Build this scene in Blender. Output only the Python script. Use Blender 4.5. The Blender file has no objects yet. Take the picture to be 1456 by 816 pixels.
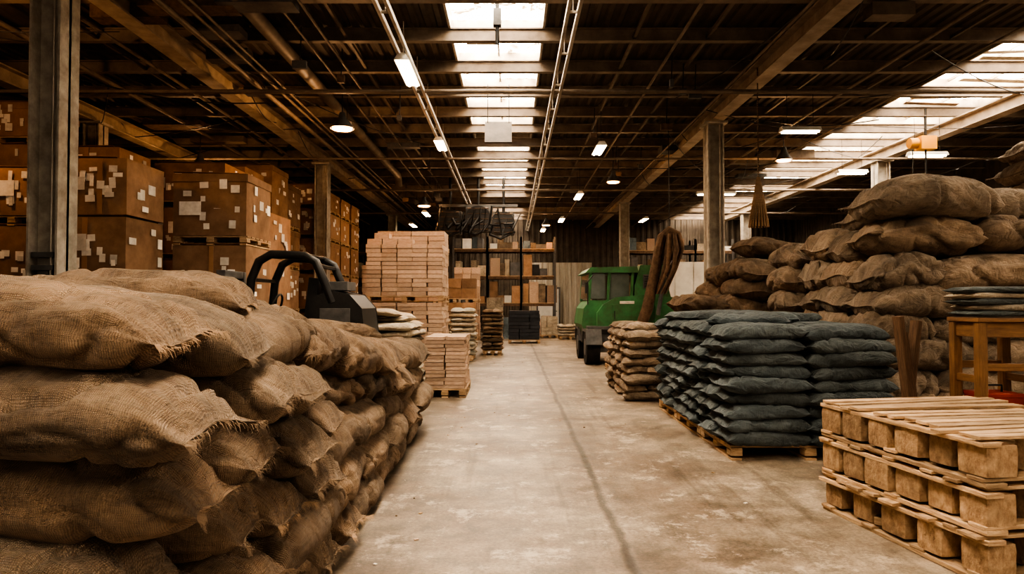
import bpy, math, random
import numpy as np
from mathutils import Vector, Matrix, Euler
random.seed(7); rng=np.random.default_rng(7)
U=random.uniform

# ------------------------------------------------------------------ materials
def newmat(name):
    m=bpy.data.materials.new(name); m.use_nodes=True
    nt=m.node_tree; b=nt.nodes['Principled BSDF']
    return m,nt,b
def N(nt,t,**kw):
    n=nt.nodes.new(t)
    for k,v in kw.items(): setattr(n,k,v)
    return n
def ramp(nt,fac,stops):
    r=N(nt,'ShaderNodeValToRGB'); e=r.color_ramp.elements
    while len(e)<len(stops): e.new(0.5)
    for i,(p,c) in enumerate(stops):
        e[i].position=p; e[i].color=(c[0],c[1],c[2],1) if hasattr(c,'__len__') else (c,c,c,1)
    nt.links.new(fac,r.inputs[0]); return r.outputs[0]
def mixc(nt,a,b,fac,mode='MIX'):
    m=N(nt,'ShaderNodeMix',data_type='RGBA',blend_type=mode)
    for s,v in ((0,fac),(6,a),(7,b)):
        if hasattr(v,'is_output'): nt.links.new(v,m.inputs[s])
        else: m.inputs[s].default_value = v if s==0 else (v[0],v[1],v[2],1)
    return m.outputs[2]
def gen(name,c1,c2,scale=4,rough=.8,metal=0,bump=.2,coords='Object',stretch=(1,1,1),tint=True,bscale=None,detail=6,spec=.3,bdist=.01,dirt=0):
    m,nt,b=newmat(name)
    tc=N(nt,'ShaderNodeTexCoord'); mp=N(nt,'ShaderNodeMapping'); mp.inputs['Scale'].default_value=stretch
    nt.links.new(tc.outputs[coords],mp.inputs[0])
    n=N(nt,'ShaderNodeTexNoise'); n.inputs['Scale'].default_value=scale; n.inputs['Detail'].default_value=detail; n.inputs['Roughness'].default_value=.65
    nt.links.new(mp.outputs[0],n.inputs[0])
    col=ramp(nt,n.outputs[0],[(.3,c1),(.7,c2)])
    if dirt:
        nd=N(nt,'ShaderNodeTexNoise'); nd.inputs['Scale'].default_value=1.7; nd.inputs['Detail'].default_value=9; nd.inputs['Roughness'].default_value=.75
        nt.links.new(tc.outputs['Object'],nd.inputs[0])
        col=mixc(nt,col,(.07,.05,.03),ramp(nt,nd.outputs[0],[(.42,0.0),(.62,dirt)]))
    if tint:
        a=N(nt,'ShaderNodeAttribute',attribute_name='Tint')
        col=mixc(nt,col,a.outputs[0],1.0,'MULTIPLY')
    nt.links.new(col,b.inputs['Base Color'])
    b.inputs['Roughness'].default_value=rough; b.inputs['Metallic'].default_value=metal
    b.inputs['Specular IOR Level'].default_value=spec
    if bump>0:
        n2=N(nt,'ShaderNodeTexNoise'); n2.inputs['Scale'].default_value=bscale or scale*3; n2.inputs['Detail'].default_value=5
        nt.links.new(mp.outputs[0],n2.inputs[0])
        bp=N(nt,'ShaderNodeBump'); bp.inputs['Strength'].default_value=bump; bp.inputs['Distance'].default_value=bdist
        nt.links.new(n2.outputs[0],bp.inputs['Height']); nt.links.new(bp.outputs[0],b.inputs['Normal'])
    return m
def burlap(name,c1,c2,period=.009,weave=.45,bump=.5,dirt=.5,wr=1.0):
    m,nt,b=newmat(name)
    tc=N(nt,'ShaderNodeTexCoord')
    nz=N(nt,'ShaderNodeTexNoise'); nz.inputs['Scale'].default_value=14; nz.inputs['Detail'].default_value=3
    nt.links.new(tc.outputs['UV'],nz.inputs[0])
    uvd=N(nt,'ShaderNodeVectorMath',operation='MULTIPLY_ADD'); uvd.inputs[1].default_value=(.02,.02,0)
    nt.links.new(nz.outputs[1],uvd.inputs[0]); nt.links.new(tc.outputs['UV'],uvd.inputs[2])
    hs=[]
    for d in ('X','Y'):
        w=N(nt,'ShaderNodeTexWave',wave_type='BANDS',bands_direction=d)
        w.inputs['Scale'].default_value=2*math.pi/(20*period); w.inputs['Distortion'].default_value=2.0
        w.inputs['Detail'].default_value=3; w.inputs['Detail Scale'].default_value=1.5
        nt.links.new(uvd.outputs[0],w.inputs[0]); hs.append(w.outputs['Fac'])
    mx=N(nt,'ShaderNodeMath',operation='MULTIPLY'); nt.links.new(hs[0],mx.inputs[0]); nt.links.new(hs[1],mx.inputs[1])
    sts=[]
    for st in ((9,160,1),(160,9,1)):
        mp=N(nt,'ShaderNodeMapping'); mp.inputs['Scale'].default_value=st; nt.links.new(tc.outputs['UV'],mp.inputs[0])
        q=N(nt,'ShaderNodeTexNoise'); q.inputs['Scale'].default_value=1; q.inputs['Detail'].default_value=3; nt.links.new(mp.outputs[0],q.inputs[0]); sts.append(q.outputs[0])
    sm=N(nt,'ShaderNodeMath',operation='ADD'); nt.links.new(sts[0],sm.inputs[0]); nt.links.new(sts[1],sm.inputs[1])
    n1=N(nt,'ShaderNodeTexNoise'); n1.inputs['Scale'].default_value=5; n1.inputs['Detail'].default_value=8; n1.inputs['Roughness'].default_value=.7
    nt.links.new(tc.outputs['UV'],n1.inputs[0])
    col=ramp(nt,n1.outputs[0],[(.3,c1),(.68,c2)])
    wv=ramp(nt,mx.outputs[0],[(0,1-weave),(.6,1.12)])
    col=mixc(nt,col,wv,1.0,'MULTIPLY')
    col=mixc(nt,col,ramp(nt,sm.outputs[0],[(.75,.60),(1.0,1.0)]),.9,'MULTIPLY')
    n3=N(nt,'ShaderNodeTexNoise'); n3.inputs['Scale'].default_value=2.3; n3.inputs['Detail'].default_value=6; n3.inputs['Roughness'].default_value=.65
    nt.links.new(tc.outputs['UV'],n3.inputs[0])
    col=mixc(nt,col,ramp(nt,n3.outputs[0],[(.36,1-dirt),(.58,1.0)]),1.0,'MULTIPLY')
    a=N(nt,'ShaderNodeAttribute',attribute_name='Tint')
    col=mixc(nt,col,a.outputs[0],1.0,'MULTIPLY')
    nt.links.new(col,b.inputs['Base Color'])
    b.inputs['Roughness'].default_value=.95; b.inputs['Specular IOR Level'].default_value=.15
    b.inputs['Sheen Weight'].default_value=.1
    n4=N(nt,'ShaderNodeTexNoise'); n4.inputs['Scale'].default_value=22; n4.inputs['Detail'].default_value=5
    nt.links.new(tc.outputs['UV'],n4.inputs[0])
    ad=N(nt,'ShaderNodeMath',operation='MULTIPLY_ADD'); nt.links.new(n4.outputs[0],ad.inputs[0]); ad.inputs[1].default_value=3.0; nt.links.new(mx.outputs[0],ad.inputs[2])
    n6=N(nt,'ShaderNodeTexNoise'); n6.inputs['Scale'].default_value=7; n6.inputs['Detail'].default_value=4; n6.inputs['Distortion'].default_value=1.6
    nt.links.new(tc.outputs['UV'],n6.inputs[0])
    b2=N(nt,'ShaderNodeBump'); b2.inputs['Strength'].default_value=.8*wr; b2.inputs['Distance'].default_value=.05
    nt.links.new(n6.outputs[0],b2.inputs['Height'])
    bp=N(nt,'ShaderNodeBump'); bp.inputs['Strength'].default_value=bump; bp.inputs['Distance'].default_value=.006
    nt.links.new(ad.outputs[0],bp.inputs['Height']); nt.links.new(b2.outputs[0],bp.inputs['Normal']); nt.links.new(bp.outputs[0],b.inputs['Normal'])
    return m
def emis(name,col,st):
    m,nt,b=newmat(name); b.inputs['Base Color'].default_value=(*col,1)
    b.inputs['Emission Color'].default_value=(*col,1); b.inputs['Emission Strength'].default_value=st
    return m

M={}
M['jute']=burlap('burlap_jute',(.19,.122,.072),(.42,.295,.192),period=.0056,weave=.42,bump=.8)
M['canvas']=burlap('canvas_brown',(.20,.145,.10),(.38,.29,.205),period=.006,weave=.2,bump=.4)
M['blue']=burlap('woven_blue_grey',(.058,.072,.076),(.135,.158,.160),period=.006,weave=.2,bump=.35,dirt=.35)
M['cream']=burlap('cream_cloth',(.36,.29,.21),(.58,.49,.37),period=.006,weave=.15,bump=.3,dirt=.3)
M['wood']=gen('pallet_wood',(.27,.165,.09),(.66,.47,.29),scale=5,rough=.8,bump=.6,coords='UV',stretch=(1,9,1),detail=8,dirt=.45)
M['log']=gen('block_wood',(.22,.13,.07),(.54,.37,.22),scale=5,rough=.85,bump=.7,coords='UV',stretch=(3,4,1),detail=8,dirt=.5)
M['darkwood']=gen('dark_wood',(.07,.04,.024),(.20,.12,.07),scale=6,coords='UV',stretch=(1,8,1),bump=.4)
M['orangewood']=gen('varnished_wood',(.15,.075,.035),(.32,.17,.08),scale=5,coords='UV',stretch=(1,9,1),bump=.2,rough=.5,dirt=.4)
M['card']=gen('cardboard',(.22,.125,.07),(.37,.225,.135),scale=3,rough=.85,bump=.25,bdist=.006,dirt=.25)
M['tape']=gen('packing_tape',(.28,.155,.08),(.36,.21,.12),scale=3,rough=.35,bump=0)
M['label']=gen('paper_label',(.58,.53,.46),(.86,.81,.73),scale=9,rough=.7,bump=0)
M['bundle']=gen('paper_bundle',(.33,.22,.155),(.54,.40,.30),scale=14,rough=.85,bump=.5,stretch=(1,1,6))
M['paint']=gen('column_paint',(.24,.21,.17),(.52,.475,.405),scale=5,rough=.6,bump=.3)
M['beam']=gen('beam_steel',(.22,.17,.125),(.44,.36,.28),scale=3,rough=.6,bump=.2)
M['purlin']=gen('purlin_steel',(.11,.085,.064),(.23,.183,.14),scale=3,rough=.6,bump=.2)
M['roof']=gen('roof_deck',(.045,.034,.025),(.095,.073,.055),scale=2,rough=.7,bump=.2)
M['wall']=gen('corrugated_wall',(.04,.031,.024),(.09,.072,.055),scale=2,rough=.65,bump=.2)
M['palewall']=gen('pale_cladding',(.30,.27,.22),(.46,.42,.36),scale=2,rough=.6,bump=.2,stretch=(1,1,.3))
M['black']=gen('black_paint',(.012,.012,.012),(.03,.028,.026),scale=6,rough=.4,bump=.1)
M['rubber']=gen('rubber',(.012,.011,.010),(.03,.027,.024),scale=9,rough=.85,bump=.3)
M['blackwrap']=gen('black_wrap',(.012,.014,.018),(.035,.038,.045),scale=6,rough=.4,bump=.6)
M['green']=gen('green_paint',(.03,.13,.05),(.07,.24,.095),scale=2.5,rough=.5,bump=.2,spec=.35,dirt=.6)
M['greydark']=gen('grey_steel',(.05,.05,.05),(.13,.125,.12),scale=4,rough=.5,bump=.3)
M['rust']=gen('rusty_steel',(.06,.035,.024),(.17,.11,.07),scale=8,rough=.85,bump=.8)
M['glass']=gen('cab_glass',(.06,.08,.07),(.14,.16,.14),scale=2,rough=.08,bump=0,spec=.6)
M['white']=gen('white_enamel',(.50,.49,.46),(.68,.67,.63),scale=3,rough=.45,bump=.05)
M['galv']=gen('galvanised',(.28,.25,.205),(.46,.41,.35),scale=5,rough=.45,metal=.3,bump=.15)
M['red']=gen('red_paint',(.22,.025,.012),(.36,.05,.025),scale=3,rough=.5,bump=.1)
M['yellow']=gen('yellow_paint',(.50,.22,.02),(.60,.30,.04),scale=3,rough=.5,bump=.1)
M['slate']=gen('slate_cloth',(.10,.13,.15),(.20,.25,.28),scale=12,rough=.9,bump=.5)
M['tube']=emis('fluorescent_tube',(1,.80,.52),11)
M['tubew']=emis('bulb_glow',(1,.50,.16),9)
def skymat():
    m,nt,b=newmat('skylight_glazing')
    tc=N(nt,'ShaderNodeTexCoord'); n=N(nt,'ShaderNodeTexNoise'); n.inputs['Scale'].default_value=2.2; n.inputs['Detail'].default_value=8; n.inputs['Roughness'].default_value=.75; n.inputs['Distortion'].default_value=.8
    nt.links.new(tc.outputs['Object'],n.inputs[0])
    c=ramp(nt,n.outputs[0],[(.41,(.03,.019,.010)),(.47,(.55,.41,.28)),(.55,(1,.87,.70))])
    nt.links.new(c,b.inputs['Emission Color']); b.inputs['Emission Strength'].default_value=26
    b.inputs['Base Color'].default_value=(.6,.6,.55,1)
    return m
M['sky']=skymat()
def floormat():
    m,nt,b=newmat('worn_concrete')
    tc=N(nt,'ShaderNodeTexCoord'); P=tc.outputs['Object']
    def noise(s,d=8,r=.65,vec=None):
        n=N(nt,'ShaderNodeTexNoise'); n.inputs['Scale'].default_value=s; n.inputs['Detail'].default_value=d; n.inputs['Roughness'].default_value=r
        nt.links.new(vec or P,n.inputs[0]); return n.outputs[0]
    n1=noise(.6,9,.7); n2=noise(3.2,12,.8); n3=noise(45,5,.7)
    col=ramp(nt,n1,[(.40,(.175,.128,.09)),(.60,(.36,.292,.218))])
    col=mixc(nt,col,ramp(nt,n2,[(.40,.52),(.58,1.12)]),1,'MULTIPLY')
    col=mixc(nt,col,ramp(nt,n3,[(.3,.62),(.7,1.18)]),1,'MULTIPLY')
    n5=noise(1.9,14,.85)
    col=mixc(nt,col,(.50,.415,.325),ramp(nt,n5,[(.54,0.0),(.58,.65)]))
    mp=N(nt,'ShaderNodeMapping'); mp.inputs['Location'].default_value=(13,7,3); nt.links.new(P,mp.inputs[0])
    n6=noise(1.3,10,.75,mp.outputs[0])
    col=mixc(nt,col,(.085,.058,.037),ramp(nt,n6,[(.55,0.0),(.66,.7)]))
    m2=N(nt,'ShaderNodeMapping'); m2.inputs['Scale'].default_value=(5,.22,1); nt.links.new(P,m2.inputs[0])
    n7=noise(1.2,6,.6,m2.outputs[0]); col=mixc(nt,col,ramp(nt,n7,[(.56,1.0),(.68,.68)]),1,'MULTIPLY')
    sx=N(nt,'ShaderNodeSeparateXYZ'); nt.links.new(P,sx.inputs[0])
    wob=N(nt,'ShaderNodeMath',operation='MULTIPLY_ADD'); nt.links.new(noise(1.1,8),wob.inputs[0]); wob.inputs[1].default_value=.14; nt.links.new(sx.outputs[0],wob.inputs[2])
    def band(center,w0,w1,lo):
        s=N(nt,'ShaderNodeMath',operation='SUBTRACT'); nt.links.new(wob.outputs[0],s.inputs[0]); s.inputs[1].default_value=center+.07
        a=N(nt,'ShaderNodeMath',operation='ABSOLUTE'); nt.links.new(s.outputs[0],a.inputs[0])
        r=N(nt,'ShaderNodeMapRange'); r.inputs[1].default_value=w0; r.inputs[2].default_value=w1; r.inputs[3].default_value=lo; r.inputs[4].default_value=1
        nt.links.new(a.outputs[0],r.inputs[0]); return r.outputs[0]
    l1=band(.69,.014,.045,.42)
    col=mixc(nt,col,l1,1,'MULTIPLY'); 
    col=mixc(nt,col,band(.76,.05,.35,.78),1,'MULTIPLY')
    e=N(nt,'ShaderNodeMapRange'); e.inputs[1].default_value=-1.2; e.inputs[2].default_value=-.45; e.inputs[3].default_value=.55; e.inputs[4].default_value=1
    nt.links.new(wob.outputs[0],e.inputs[0]); col=mixc(nt,col,e.outputs[0],1,'MULTIPLY')
    nt.links.new(col,b.inputs['Base Color'])
    nt.links.new(ramp(nt,n2,[(.3,.34),(.7,.60)]),b.inputs['Roughness'])
    b.inputs['Specular IOR Level'].default_value=.5
    ad=N(nt,'ShaderNodeMath',operation='MULTIPLY_ADD'); nt.links.new(l1,ad.inputs[0]); ad.inputs[1].default_value=.8; nt.links.new(n2,ad.inputs[2])
    bp=N(nt,'ShaderNodeBump'); bp.inputs['Strength'].default_value=.4; bp.inputs['Distance'].default_value=.01
    nt.links.new(ad.outputs[0],bp.inputs['Height']); nt.links.new(bp.outputs[0],b.inputs['Normal'])
    return m
M['floor']=floormat()

# ------------------------------------------------------------------ mesh builder
class MB:
    def __init__(s,name): s.name=name; s.v=[];s.f=[];s.n=0;s.mats=[]
    def mi(s,k):
        if k not in s.mats: s.mats.append(k)
        return s.mats.index(k)
    def add(s,v,faces,mat,tint=(1,1,1),uvs=None,smooth=False):
        v=np.asarray(v,float); s.v.append((v,np.tile(tint,(len(v),1))))
        for i,fa in enumerate(faces):
            fa=np.asarray(fa,int)
            if fa.ndim==1: fa=fa[None]
            uv=uvs[i] if uvs is not None else np.zeros((fa.size,2))
            s.f.append((fa+s.n,s.mi(mat),uv,smooth))
        s.n+=len(v)
    def box(s,c,size,mat,rot=None,tint=None,jit=.08):
        h=np.array(size)/2
        sg=np.array([[-1,-1,-1],[1,-1,-1],[1,1,-1],[-1,1,-1],[-1,-1,1],[1,-1,1],[1,1,1],[-1,1,1]])
        lv=sg*h
        F=np.array([[0,3,2,1],[4,5,6,7],[0,1,5,4],[2,3,7,6],[1,2,6,5],[3,0,4,7]])
        ax=[2,2,1,1,0,0]; uv=[]
        off=np.array([U(0,20),U(0,20)])
        for i in range(6):
            o=[a for a in range(3) if a!=ax[i]]
            if size[o[0]]<size[o[1]]: o=o[::-1]
            uv.append(lv[F[i]][:,o]+off)
        v=lv
        if rot is not None:
            R=np.array(Euler(rot).to_matrix()); v=lv@R.T
        if tint is None:
            t=1+U(-jit,jit); tint=(t,t,t)
        s.add(v+np.array(c),[F],mat,tint,[np.concatenate(uv)])
    def tube(s,path,r,mat,n=10,tint=(1,1,1),caps=True):
        P=np.array(path,float); k=len(P); rr=np.full(k,r) if np.isscalar(r) else np.array(r)
        T=np.gradient(P,axis=0); T/=np.linalg.norm(T,axis=1)[:,None]
        up=np.array([0,0,1.]) if abs(T[0][2])<.9 else np.array([1.,0,0])
        V=[]; a=np.linspace(0,2*np.pi,n,endpoint=False)
        x=np.cross(T[0],up); x/=np.linalg.norm(x)
        for i in range(k):
            x=x-T[i]*x.dot(T[i]); x/=np.linalg.norm(x); y=np.cross(T[i],x)
            V.append(P[i]+rr[i]*(np.cos(a)[:,None]*x+np.sin(a)[:,None]*y))
        V=np.concatenate(V)
        i,j=np.meshgrid(np.arange(k-1),np.arange(n),indexing='ij'); i=i.ravel();j=j.ravel();j2=(j+1)%n
        F=np.stack([i*n+j,i*n+j2,(i+1)*n+j2,(i+1)*n+j],1)
        L=np.stack([j/n,j/n+1/n,j/n+1/n,j/n],1)*2*np.pi*rr[0]; Hh=np.stack([i,i,i+1,i+1],1)*.3
        uv=[np.stack([Hh.ravel(),L.ravel()],1)]
        s.add(V,[F],mat,tint,uv,smooth=True)
        if caps:
            s.add(V[:n],[np.arange(n)[::-1]],mat,tint); s.add(V[-n:],[np.arange(n)],mat,tint)
    def prism(s,prof,y0,y1,mat,axis='y',tint=(1,1,1)):
        n=len(prof); P=np.array(prof,float)
        if axis=='y':
            a=np.stack([P[:,0],np.full(n,y0),P[:,1]],1); b=np.stack([P[:,0],np.full(n,y1),P[:,1]],1)
        else:
            a=np.stack([np.full(n,y0),P[:,0],P[:,1]],1); b=np.stack([np.full(n,y1),P[:,0],P[:,1]],1)
        V=np.concatenate([a,b]); j=np.arange(n); j2=(j+1)%n
        F=np.stack([j,j2,j2+n,j+n],1)
        s.add(V,[F,np.arange(n),np.arange(n)[::-1]+n],mat,tint)
    def build(s,bevel=0,loc=(0,0,0)):
        me=bpy.data.meshes.new(s.name); V=np.concatenate([a for a,_ in s.v]); T=np.concatenate([b for _,b in s.v])
        V=V-np.array(loc)
        me.vertices.add(len(V)); me.vertices.foreach_set('co',V.ravel())
        lv=np.concatenate([f.ravel() for f,_,_,_ in s.f]); 
        sz=np.concatenate([np.full(len(f),f.shape[1]) for f,_,_,_ in s.f])
        mi=np.concatenate([np.full(len(f),m) for f,m,_,_ in s.f]); sm=np.concatenate([np.full(len(f),q) for f,_,_,q in s.f])
        uv=np.concatenate([u for _,_,u,_ in s.f])
        me.loops.add(len(lv)); me.loops.foreach_set('vertex_index',lv.astype(np.int32))
        me.polygons.add(len(sz)); st=np.concatenate([[0],np.cumsum(sz)[:-1]]).astype(np.int32)
        me.polygons.foreach_set('loop_start',st)
        me.polygons.foreach_set('material_index',mi.astype(np.int32)); me.polygons.foreach_set('use_smooth',sm.astype(bool))
        ul=me.uv_layers.new(name='UVMap'); ul.data.foreach_set('uv',uv.ravel().astype(np.float32))
        ca=me.color_attributes.new('Tint','FLOAT_COLOR','POINT')
        ca.data.foreach_set('color',np.concatenate([T,np.ones((len(T),1))],1).ravel().astype(np.float32))
        for k in s.mats: me.materials.append(M[k])
        me.update(calc_edges=True); me.validate()
        o=bpy.data.objects.new(s.name,me); bpy.context.scene.collection.objects.link(o); o.location=loc
        if bevel:
            b=o.modifiers.new('bev','BEVEL'); b.width=bevel; b.segments=2; b.limit_method='ANGLE'
        return o

# ------------------------------------------------------------------ sacks
def wob(P,f,seed,octs=3):
    r=np.random.default_rng(seed); out=np.zeros(len(P)); a=1
    for o in range(octs):
        for _ in range(5):
            k=r.normal(size=3); k/=np.linalg.norm(k); out+=a*np.sin(P@k*f*r.uniform(.7,1.4)+r.uniform(0,6.28))/3
        f*=2; a*=.5
    return out
def sack_tpl(L,W,T,nu,nv,seed,fringe=0,crease=1.0,n=2.3,pp=5.0,ears=1.0):
    r=np.random.default_rng(seed)
    t=np.linspace(-1,1,nu); s=.3*t+.7*np.sin(np.pi/2*t)
    th=np.linspace(0,2*np.pi,nv,endpoint=False)-np.pi/2
    S,TH=np.meshgrid(s,th,indexing='ij'); S=S.ravel();TH=TH.ravel()
    a=np.abs(S); lipst=.965; b=np.clip(a/lipst,0,1)
    h=np.maximum(T/2*(1-b**pp)**.54,.005)
    w=W/2*(1.0-.18*ears*b**7)
    c=np.cos(TH);z=np.sin(TH)
    nn=n*(1-b**14)+1.6*b**14
    Y=w*np.sign(c)*np.abs(c)**(2/nn); Z=h*np.sign(z)*np.abs(z)**(2/nn)
    yn=Y/w
    lip=np.clip((a-lipst)/(1-lipst),0,1)
    earf=np.clip((np.abs(yn)-.72)/.28,0,1)**2
    X=S*L/2 + np.sign(S)*L*(.022*earf*b**8)
    Y=Y+np.sign(Y)*earf*lip*.02*W*ears
    X+=.006*L*np.sin(yn*7+r.uniform(0,6))*b**6*np.sign(S)
    P=np.stack([X,Y,Z],1)
    nrm=np.stack([np.sign(S)*b**5*2.0/(L/2),Y/w**2*.8,Z/(h**2+.0008)*(1-.5*b**6)],1); nrm/=np.linalg.norm(nrm,axis=1)[:,None]
    body=(1-b**18)
    q=P
    d=.07*T*wob(q,4.5/W,seed,2)*body
    rid=np.abs(wob(q*np.array([1,1,.8]),6/W,seed+50,2)); d-=.095*T*crease*np.exp(-(rid/.11)**2)*body
    rid=np.abs(wob(q*np.array([.4,1,1]),12/W,seed+90,2)); d-=.05*T*crease*np.exp(-(rid/.15)**2)*body
    ph=r.uniform(0,6.28); d+=.045*T*crease*np.sin(yn*12+ph+2*np.sin(yn*3+ph))*b**4*body
    P=P+nrm*d[:,None]
    for e in (-1,1):
        k=(S*e>0); P[:,2]+=np.where(k,b**10*(.05*T*np.sin(yn*3+r.uniform(0,6))+r.uniform(-.10,.04)*T),0)
    P[:,2]=np.where(P[:,2]<0,P[:,2]*.92,P[:,2])
    i,j=np.meshgrid(np.arange(nu-1),np.arange(nv),indexing='ij'); i=i.ravel();j=j.ravel();j2=(j+1)%nv
    F=np.stack([i*nv+j,(i+1)*nv+j,(i+1)*nv+j2,i*nv+j2],1)
    us=s*L/2; cir=(2*W+T)/nv
    uv=np.stack([np.stack([us[i],j*cir],1),np.stack([us[i+1],j*cir],1),np.stack([us[i+1],(j+1)*cir],1),np.stack([us[i],(j+1)*cir],1)],1).reshape(-1,2)
    fl=[F,np.arange(nv)[None],(np.arange(nv)[::-1]+(nu-1)*nv)[None]]
    uvs=[uv,np.zeros((nv,2)),np.zeros((nv,2))]
    V=P
    if fringe:
        fv=[];ff=[]
        ynr=yn.reshape(nu,nv)
        for e in (0,nu-1):
            cor=np.where(np.abs(ynr[e])>.8)[0]
            for q in range(fringe):
                k=int(r.choice(cor)) if (r.uniform()<.45 and len(cor)) else int(r.integers(0,nv)); p=P[e*nv+k]; k2=(k+1)%nv; p=p+(P[e*nv+k2]-p)*r.uniform()
                sg=-1 if e==0 else 1
                ln=r.uniform(.01,.05); dr=np.array([sg*1.,r.normal()*.7,r.normal()*.5-.5]); dr/=np.linalg.norm(dr)
                wv=np.array([0,.0014,.0008]); m=p+dr*ln*.6; e2=m+np.array([sg*.3,r.normal()*.5,-1])*ln*.5
                k0=len(V)+len(fv); fv+= [p-wv,p+wv,m+wv*.7,m-wv*.7,e2+wv*.3,e2-wv*.3]
                ff+=[[k0,k0+1,k0+2,k0+3],[k0+3,k0+2,k0+4,k0+5]]
        V=np.concatenate([V,np.array(fv)]); fl.append(np.array(ff)); uvs.append(np.tile([.004,.004],(len(ff)*4,1)))
    return V,fl,uvs
def put(mb,tpl,pos,rot,mat,sc=(1,1,1),bend=0,tint=None,tj=.14,warm=.04,droop=0):
    V,fl,uvs=tpl; V=V*np.array(sc); L=V[:,0].max()
    V=V.copy(); V[:,2]-=bend*(V[:,0]/L)**2
    if droop: V[:,2]-=droop*np.clip((V[:,0]/L-.2)/.8,0,1)**2
    R=np.array(Euler(rot).to_matrix()); V=V@R.T+np.array(pos)
    V[:,2]=np.maximum(V[:,2],.004)
    if tint is None:
        t=1+U(-tj,tj); w=U(-warm,warm); tint=(t*(1+w),t,t*(1-w))
    off=np.array([U(0,30),U(0,30)])
    mb.add(V,fl,mat,tint,[u+off for u in uvs],smooth=True)

def pallet(mb,x,y,z,lx=1.2,ly=1.0,h=.14,yaw=0,mat='wood'):
    cy,sy=math.cos(yaw),math.sin(yaw)
    def b(dx,dy,dz,s,m=mat): mb.box((x+dx*cy-dy*sy,y+dx*sy+dy*cy,z+dz),s,m,rot=(0,0,yaw+U(-.008,.008)),jit=.15)
    n=max(5,int(ly/.16))
    for i in range(n): b(0,-ly/2+ly*(i+.5)/n,h-.011,(lx,ly/n*.78,.022))
    for i in range(3):
        X=-lx/2+.06+(lx-.12)*i/2
        b(X,0,h-.036,(.1,ly,.022))
        for j in range(3): b(X,-ly/2+.07+(ly-.14)*j/2,h/2-.002,(.11,.13,h-.09))
        b(X,0,.011,(.1,ly,.022))

# ------------------------------------------------------------------ room shell
X0,X1,Y0,Y1,H=-14,15,-5,36,6.0
mb=MB('floor'); mb.box(((X0+X1)/2,(Y0+Y1)/2,-.1),(X1-X0,Y1-Y0,.2),'floor',tint=(1,1,1)); mb.build()
def corr(mb,a,b,axis,z0,z1,fixed,mat,per=.22,dep=.03,outer=1):
    n=int((b-a)/per); pts=[]
    for i in range(n):
        s=a+i*(b-a)/n; p=(b-a)/n
        pts+=[(s,0),(s+.3*p,0),(s+.45*p,dep),(s+.85*p,dep)]
    pts.append((b,0)); P=np.array(pts); k=len(P)
    if axis=='x': A=np.stack([P[:,0],fixed+P[:,1]*outer,np.full(k,z0)],1);B=A.copy();B[:,2]=z1
    elif axis=='y': A=np.stack([fixed+P[:,1]*outer,P[:,0],np.full(k,z0)],1);B=A.copy();B[:,2]=z1
    i=np.arange(k-1); mb.add(np.concatenate([A,B]),[np.stack([i,i+1,i+1+k,i+k],1)],mat)
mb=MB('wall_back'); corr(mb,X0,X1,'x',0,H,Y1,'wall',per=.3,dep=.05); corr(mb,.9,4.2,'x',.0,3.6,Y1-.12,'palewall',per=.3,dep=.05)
mb.build()
mb=MB('wall_left'); corr(mb,Y0,Y1,'y',0,H,X0,'wall',per=.3,dep=.05,outer=-1); mb.build()
mb=MB('wall_right'); corr(mb,Y0,Y1,'y',0,H,X1,'wall',per=.3,dep=.05); mb.build()
mb=MB('wall_front')  # unseen, behind camera; wide opening added so warm world light fills the scene
for xa,xb,za,zb in ((X0,-8,0,H),(9,X1,0,H),(-8,9,4.8,H)):
    mb.box(((xa+xb)/2,Y0-.05,(za+zb)/2),(xb-xa,.1,zb-za),'wall')
mb.build()
strips=[(-1.0,.50),(8.5,11.0)]
mb=MB('ceiling')
segs=[(X0,strips[0][0]),(strips[0][1],strips[1][0]),(strips[1][1],X1)]
for a,b in segs:
    per=.2;n=int((b-a)/per);pts=[]
    for i in range(n):
        p=(b-a)/n;s=a+i*p; pts+=[(s,0),(s+.35*p,0),(s+.5*p,.04),(s+.85*p,.04)]
    pts.append((b,0));P=np.array(pts);k=len(P)
    A=np.stack([P[:,0],np.full(k,Y0),H+P[:,1]],1);B=A.copy();B[:,1]=Y1
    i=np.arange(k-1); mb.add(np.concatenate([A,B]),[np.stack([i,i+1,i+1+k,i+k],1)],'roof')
mb.build()
for si,(a,b) in enumerate(strips):
    mb=MB('window_%d'%(si+1))
    zt=H+.30
    y=Y0
    while y<Y1-.1:
        e=min(y+1.5,Y1)
        if random.random()>.07:
            mb.box(((a+b)/2,(y+e)/2,zt),(b-a,e-y-.05,.02),'sky',tint=(1,1,1))
        else: mb.box(((a+b)/2,(y+e)/2,zt),(b-a,e-y-.05,.02),'galv')
        y+=1.5
    mb.box((a-.02,(Y0+Y1)/2,H+.15),(.04,Y1-Y0,.34),'galv'); mb.box((b+.02,(Y0+Y1)/2,H+.15),(.04,Y1-Y0,.34),'galv')
    y=Y0
    while y<Y1:
        mb.box(((a+b)/2,y+.0,H+.2),(b-a,.05,.2),'galv'); y+=1.5
    for q in ((.5,) if si==0 else (.33,.66)): mb.box((a+(b-a)*q,(Y0+Y1)/2,zt-.05),(.035,Y1-Y0,.06),'galv')
    for k in range(10 if si==0 else 26):
        L_=U(.3,.7)*(b-a); mb.box((U(a+L_/2,b-L_/2),U(7,32),zt-.14),(L_,U(.08,.35),.012),random.choice(['galv','rust','purlin','cream']),rot=(U(-.12,.12),U(-.04,.04),0))
    mb.build()
mb=MB('trim_1')
y=Y0+1.1
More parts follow.
